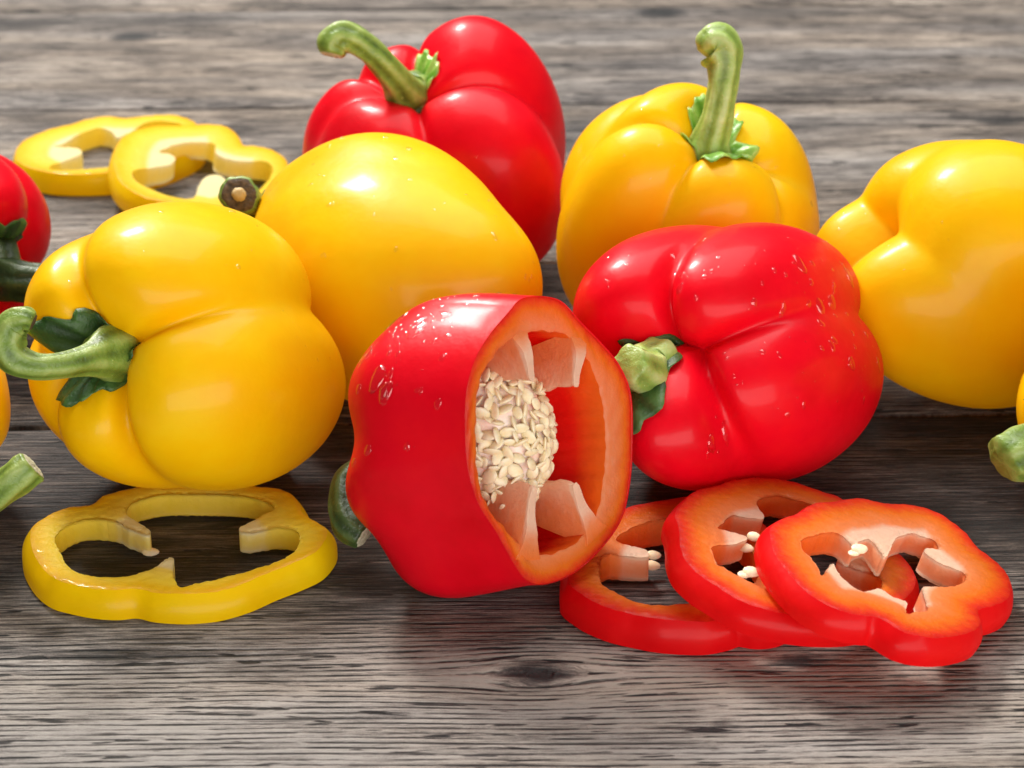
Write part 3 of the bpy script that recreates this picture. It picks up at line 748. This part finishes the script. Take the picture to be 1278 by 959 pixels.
R1o = [(41, 657), (38, 672), (42, 690), (55, 710), (72, 723), (93, 729), (118, 734), (145, 736), (166, 734), (180, 735), (197, 739), (228, 741), (250, 740), (272, 737), (303, 728), (335, 714), (366, 702), (391, 690), (405, 674), (408, 663), (405, 657), (379, 641), (374, 630), (364, 617), (345, 610), (324, 607), (300, 601), (260, 598), (215, 600), (179, 605), (153, 611), (128, 619), (114, 629), (89, 632), (62, 642)]
R1i = [(71, 665), (68, 673), (75, 688), (83, 703), (95, 712), (118, 718), (145, 720), (164, 717), (181, 711), (197, 702), (209, 692), (217, 694), (216, 715), (224, 732), (241, 729), (272, 722), (303, 714), (324, 707), (345, 700), (364, 690), (373, 678), (371, 662), (345, 657), (308, 662), (299, 656), (324, 643), (342, 633), (320, 621), (290, 617), (250, 616), (210, 616), (180, 621), (163, 628), (158, 640), (172, 648), (187, 659), (183, 664), (162, 657), (145, 649), (120, 646), (99, 648), (83, 655)]
ring('thick yellow pepper ring lying flat under the front yellow pepper', R1o, R1i, .0080, 0, (230, 775), None, M_YELS, F_YEL, flare=.0028, bulge=.0010, sd=1)
ls = bpy.data.objects.new('pepper_seed', SEED); COL.objects.link(ls); ls.location = ground((188, 689), .0012); ls.rotation_euler = (0.25, .1, .3); ls.scale = (1.15,)*3
ls['label'] = 'single cream seed lying at a rib tip inside the flat yellow ring'; ls['category'] = 'seed'

R2o = [(19, 193), (23, 182), (36, 171), (62, 161), (86, 155), (109, 149), (133, 145), (156, 147), (177, 145), (201, 143), (222, 144), (242, 152), (252, 166), (248, 182), (225, 196), (190, 208), (141, 215), (102, 217), (70, 216), (52, 213), (34, 208), (22, 201)]
R2i = [(61, 208), (72, 212), (102, 211), (141, 207), (170, 200), (205, 189), (231, 177), (237, 165), (225, 154), (200, 150), (180, 153), (164, 161), (147, 169), (138, 161), (125, 158), (109, 162), (94, 168), (80, 176), (66, 180), (81, 181), (95, 182), (102, 187), (97, 192), (78, 199)]
ring('yellow pepper ring lying flat on the bare planks, partly under another ring', R2o, R2i, .0092, 0, (94, 247), None, M_YELS, F_YEL, flare=.001, bulge=.001, sd=2)
R3o = [(141, 203), (142, 193), (145, 183), (153, 171), (167, 163), (191, 158), (222, 156), (252, 155), (275, 156), (291, 163), (299, 173), (304, 181), (319, 182), (340, 187), (354, 196), (360, 208), (358, 222), (345, 237), (325, 250), (300, 258), (270, 262), (240, 257), (216, 252), (201, 250), (181, 246), (161, 236), (147, 222)]
R3i = [(165, 214), (169, 224), (187, 234), (205, 242), (222, 246), (241, 246), (250, 225), (260, 217), (276, 217), (286, 230), (292, 248), (310, 244), (323, 236), (336, 222), (340, 209), (330, 200), (293, 197), (271, 190), (267, 178), (252, 174), (232, 175), (211, 180), (198, 187), (212, 190), (219, 196), (210, 203), (190, 207), (172, 210)]
ring('yellow pepper ring leaning on the flat ring behind, beside a brown-centred stem', R3o, R3i, .0092, math.radians(8.5), (360, 232), None, M_YELS, F_YEL, flare=.001, bulge=.001, sd=3)
S1o = [(709, 722), (712, 731), (725, 741), (740, 750), (765, 760), (790, 766), (815, 771), (840, 774), (878, 775), (905, 770), (922, 765), (945, 768), (968, 765), (986, 752), (992, 730), (985, 700), (965, 665), (930, 635), (895, 622), (857, 620), (815, 626), (785, 632), (755, 645), (728, 665), (712, 692)]
S1i = [(749, 700), (749, 723), (755, 731), (773, 740), (790, 748), (815, 754), (840, 754), (863, 751), (895, 745), (925, 738), (945, 722), (945, 700), (930, 675), (905, 655), (870, 645), (828, 647), (800, 653), (780, 662), (768, 672), (785, 677), (806, 682), (810, 689), (803, 692), (775, 690), (757, 690)]
ring('red pepper slice lying flat, lowest of three, beside the cut red pepper', S1o, S1i, .0092, 0, (840, 814), None, M_REDS, F_RED, flare=.0022, bulge=.001, sd=4,
     seeds=[(816, 693, -.002, .2, 1.0), (814, 706, -.006, .1, 1.1)])
S2o = [(843, 640), (846, 652), (848, 663), (849, 680), (857, 700), (875, 718), (898, 733), (923, 748), (950, 758), (985, 766), (1020, 770), (1055, 770), (1090, 764), (1120, 752), (1138, 738), (1143, 722), (1138, 708), (1124, 692), (1105, 672), (1080, 645), (1050, 622), (1035, 616), (1015, 609), (990, 601), (965, 597), (940, 596), (915, 599), (898, 605), (872, 611), (855, 623)]
S2i = [(888, 683), (896, 703), (903, 706), (918, 715), (935, 723), (950, 730), (966, 737), (1000, 748), (1040, 752), (1075, 748), (1098, 735), (1100, 722), (1085, 712), (1062, 704), (1047, 697), (1052, 690), (1072, 690), (1088, 690), (1075, 668), (1050, 646), (1020, 630), (998, 623), (973, 617), (952, 620), (945, 626), (955, 640), (950, 645), (925, 641), (912, 641), (903, 650), (896, 657), (912, 660), (931, 665), (932, 671), (915, 676), (899, 678)]
ring('middle red pepper slice, leaning on the flat slice and half covered', S2o, S2i, .0080, math.radians(13), (1143, 750), None, M_REDS, F_RED, flare=.0020, bulge=.0012, sd=5,
     seeds=[(941, 670, -.001, -.5, .95), (931, 684, -.003, -.3, 1.0), (938, 714, .001, -.2, 1.1), (929, 717, .0, .9, 1.0)])
S3o = [(961, 662), (963, 675), (967, 688), (980, 708), (1002, 733), (1030, 753), (1055, 763), (1080, 768), (1093, 769), (1106, 775), (1130, 789), (1162, 795), (1192, 793), (1215, 786), (1224, 775), (1221, 761), (1240, 756), (1255, 749), (1261, 740), (1261, 725), (1252, 710), (1240, 698), (1220, 683), (1205, 665), (1185, 648), (1160, 635), (1132, 629), (1107, 628), (1080, 623), (1065, 622), (1042, 626), (1025, 627), (1010, 631), (998, 639), (977, 646), (966, 653)]
S3i = [(1001, 673), (1003, 686), (1014, 696), (1022, 708), (1026, 718), (1033, 708), (1041, 699), (1045, 706), (1052, 717), (1064, 726), (1076, 734), (1090, 732), (1100, 730), (1116, 741), (1133, 748), (1131, 765), (1142, 762), (1158, 760), (1155, 742), (1153, 729), (1162, 728), (1180, 730), (1197, 728), (1206, 720), (1204, 712), (1188, 704), (1172, 697), (1156, 686), (1158, 680), (1172, 682), (1168, 672), (1152, 665), (1140, 662), (1124, 666), (1117, 672), (1110, 688), (1104, 690), (1094, 676), (1086, 669), (1074, 672), (1068, 679), (1055, 668), (1042, 663), (1020, 666)]
ring('top red pepper slice with knobbly lobed outline, leaning on the other two', S3o, S3i, .0080, math.radians(16.5), (1262, 768), None, M_REDS, F_RED, flare=.0018, bulge=.0012, sd=6,
     seeds=[(1073, 685, .001, .5, 1.15), (1066, 690, .0, 1.2, 1.0)])
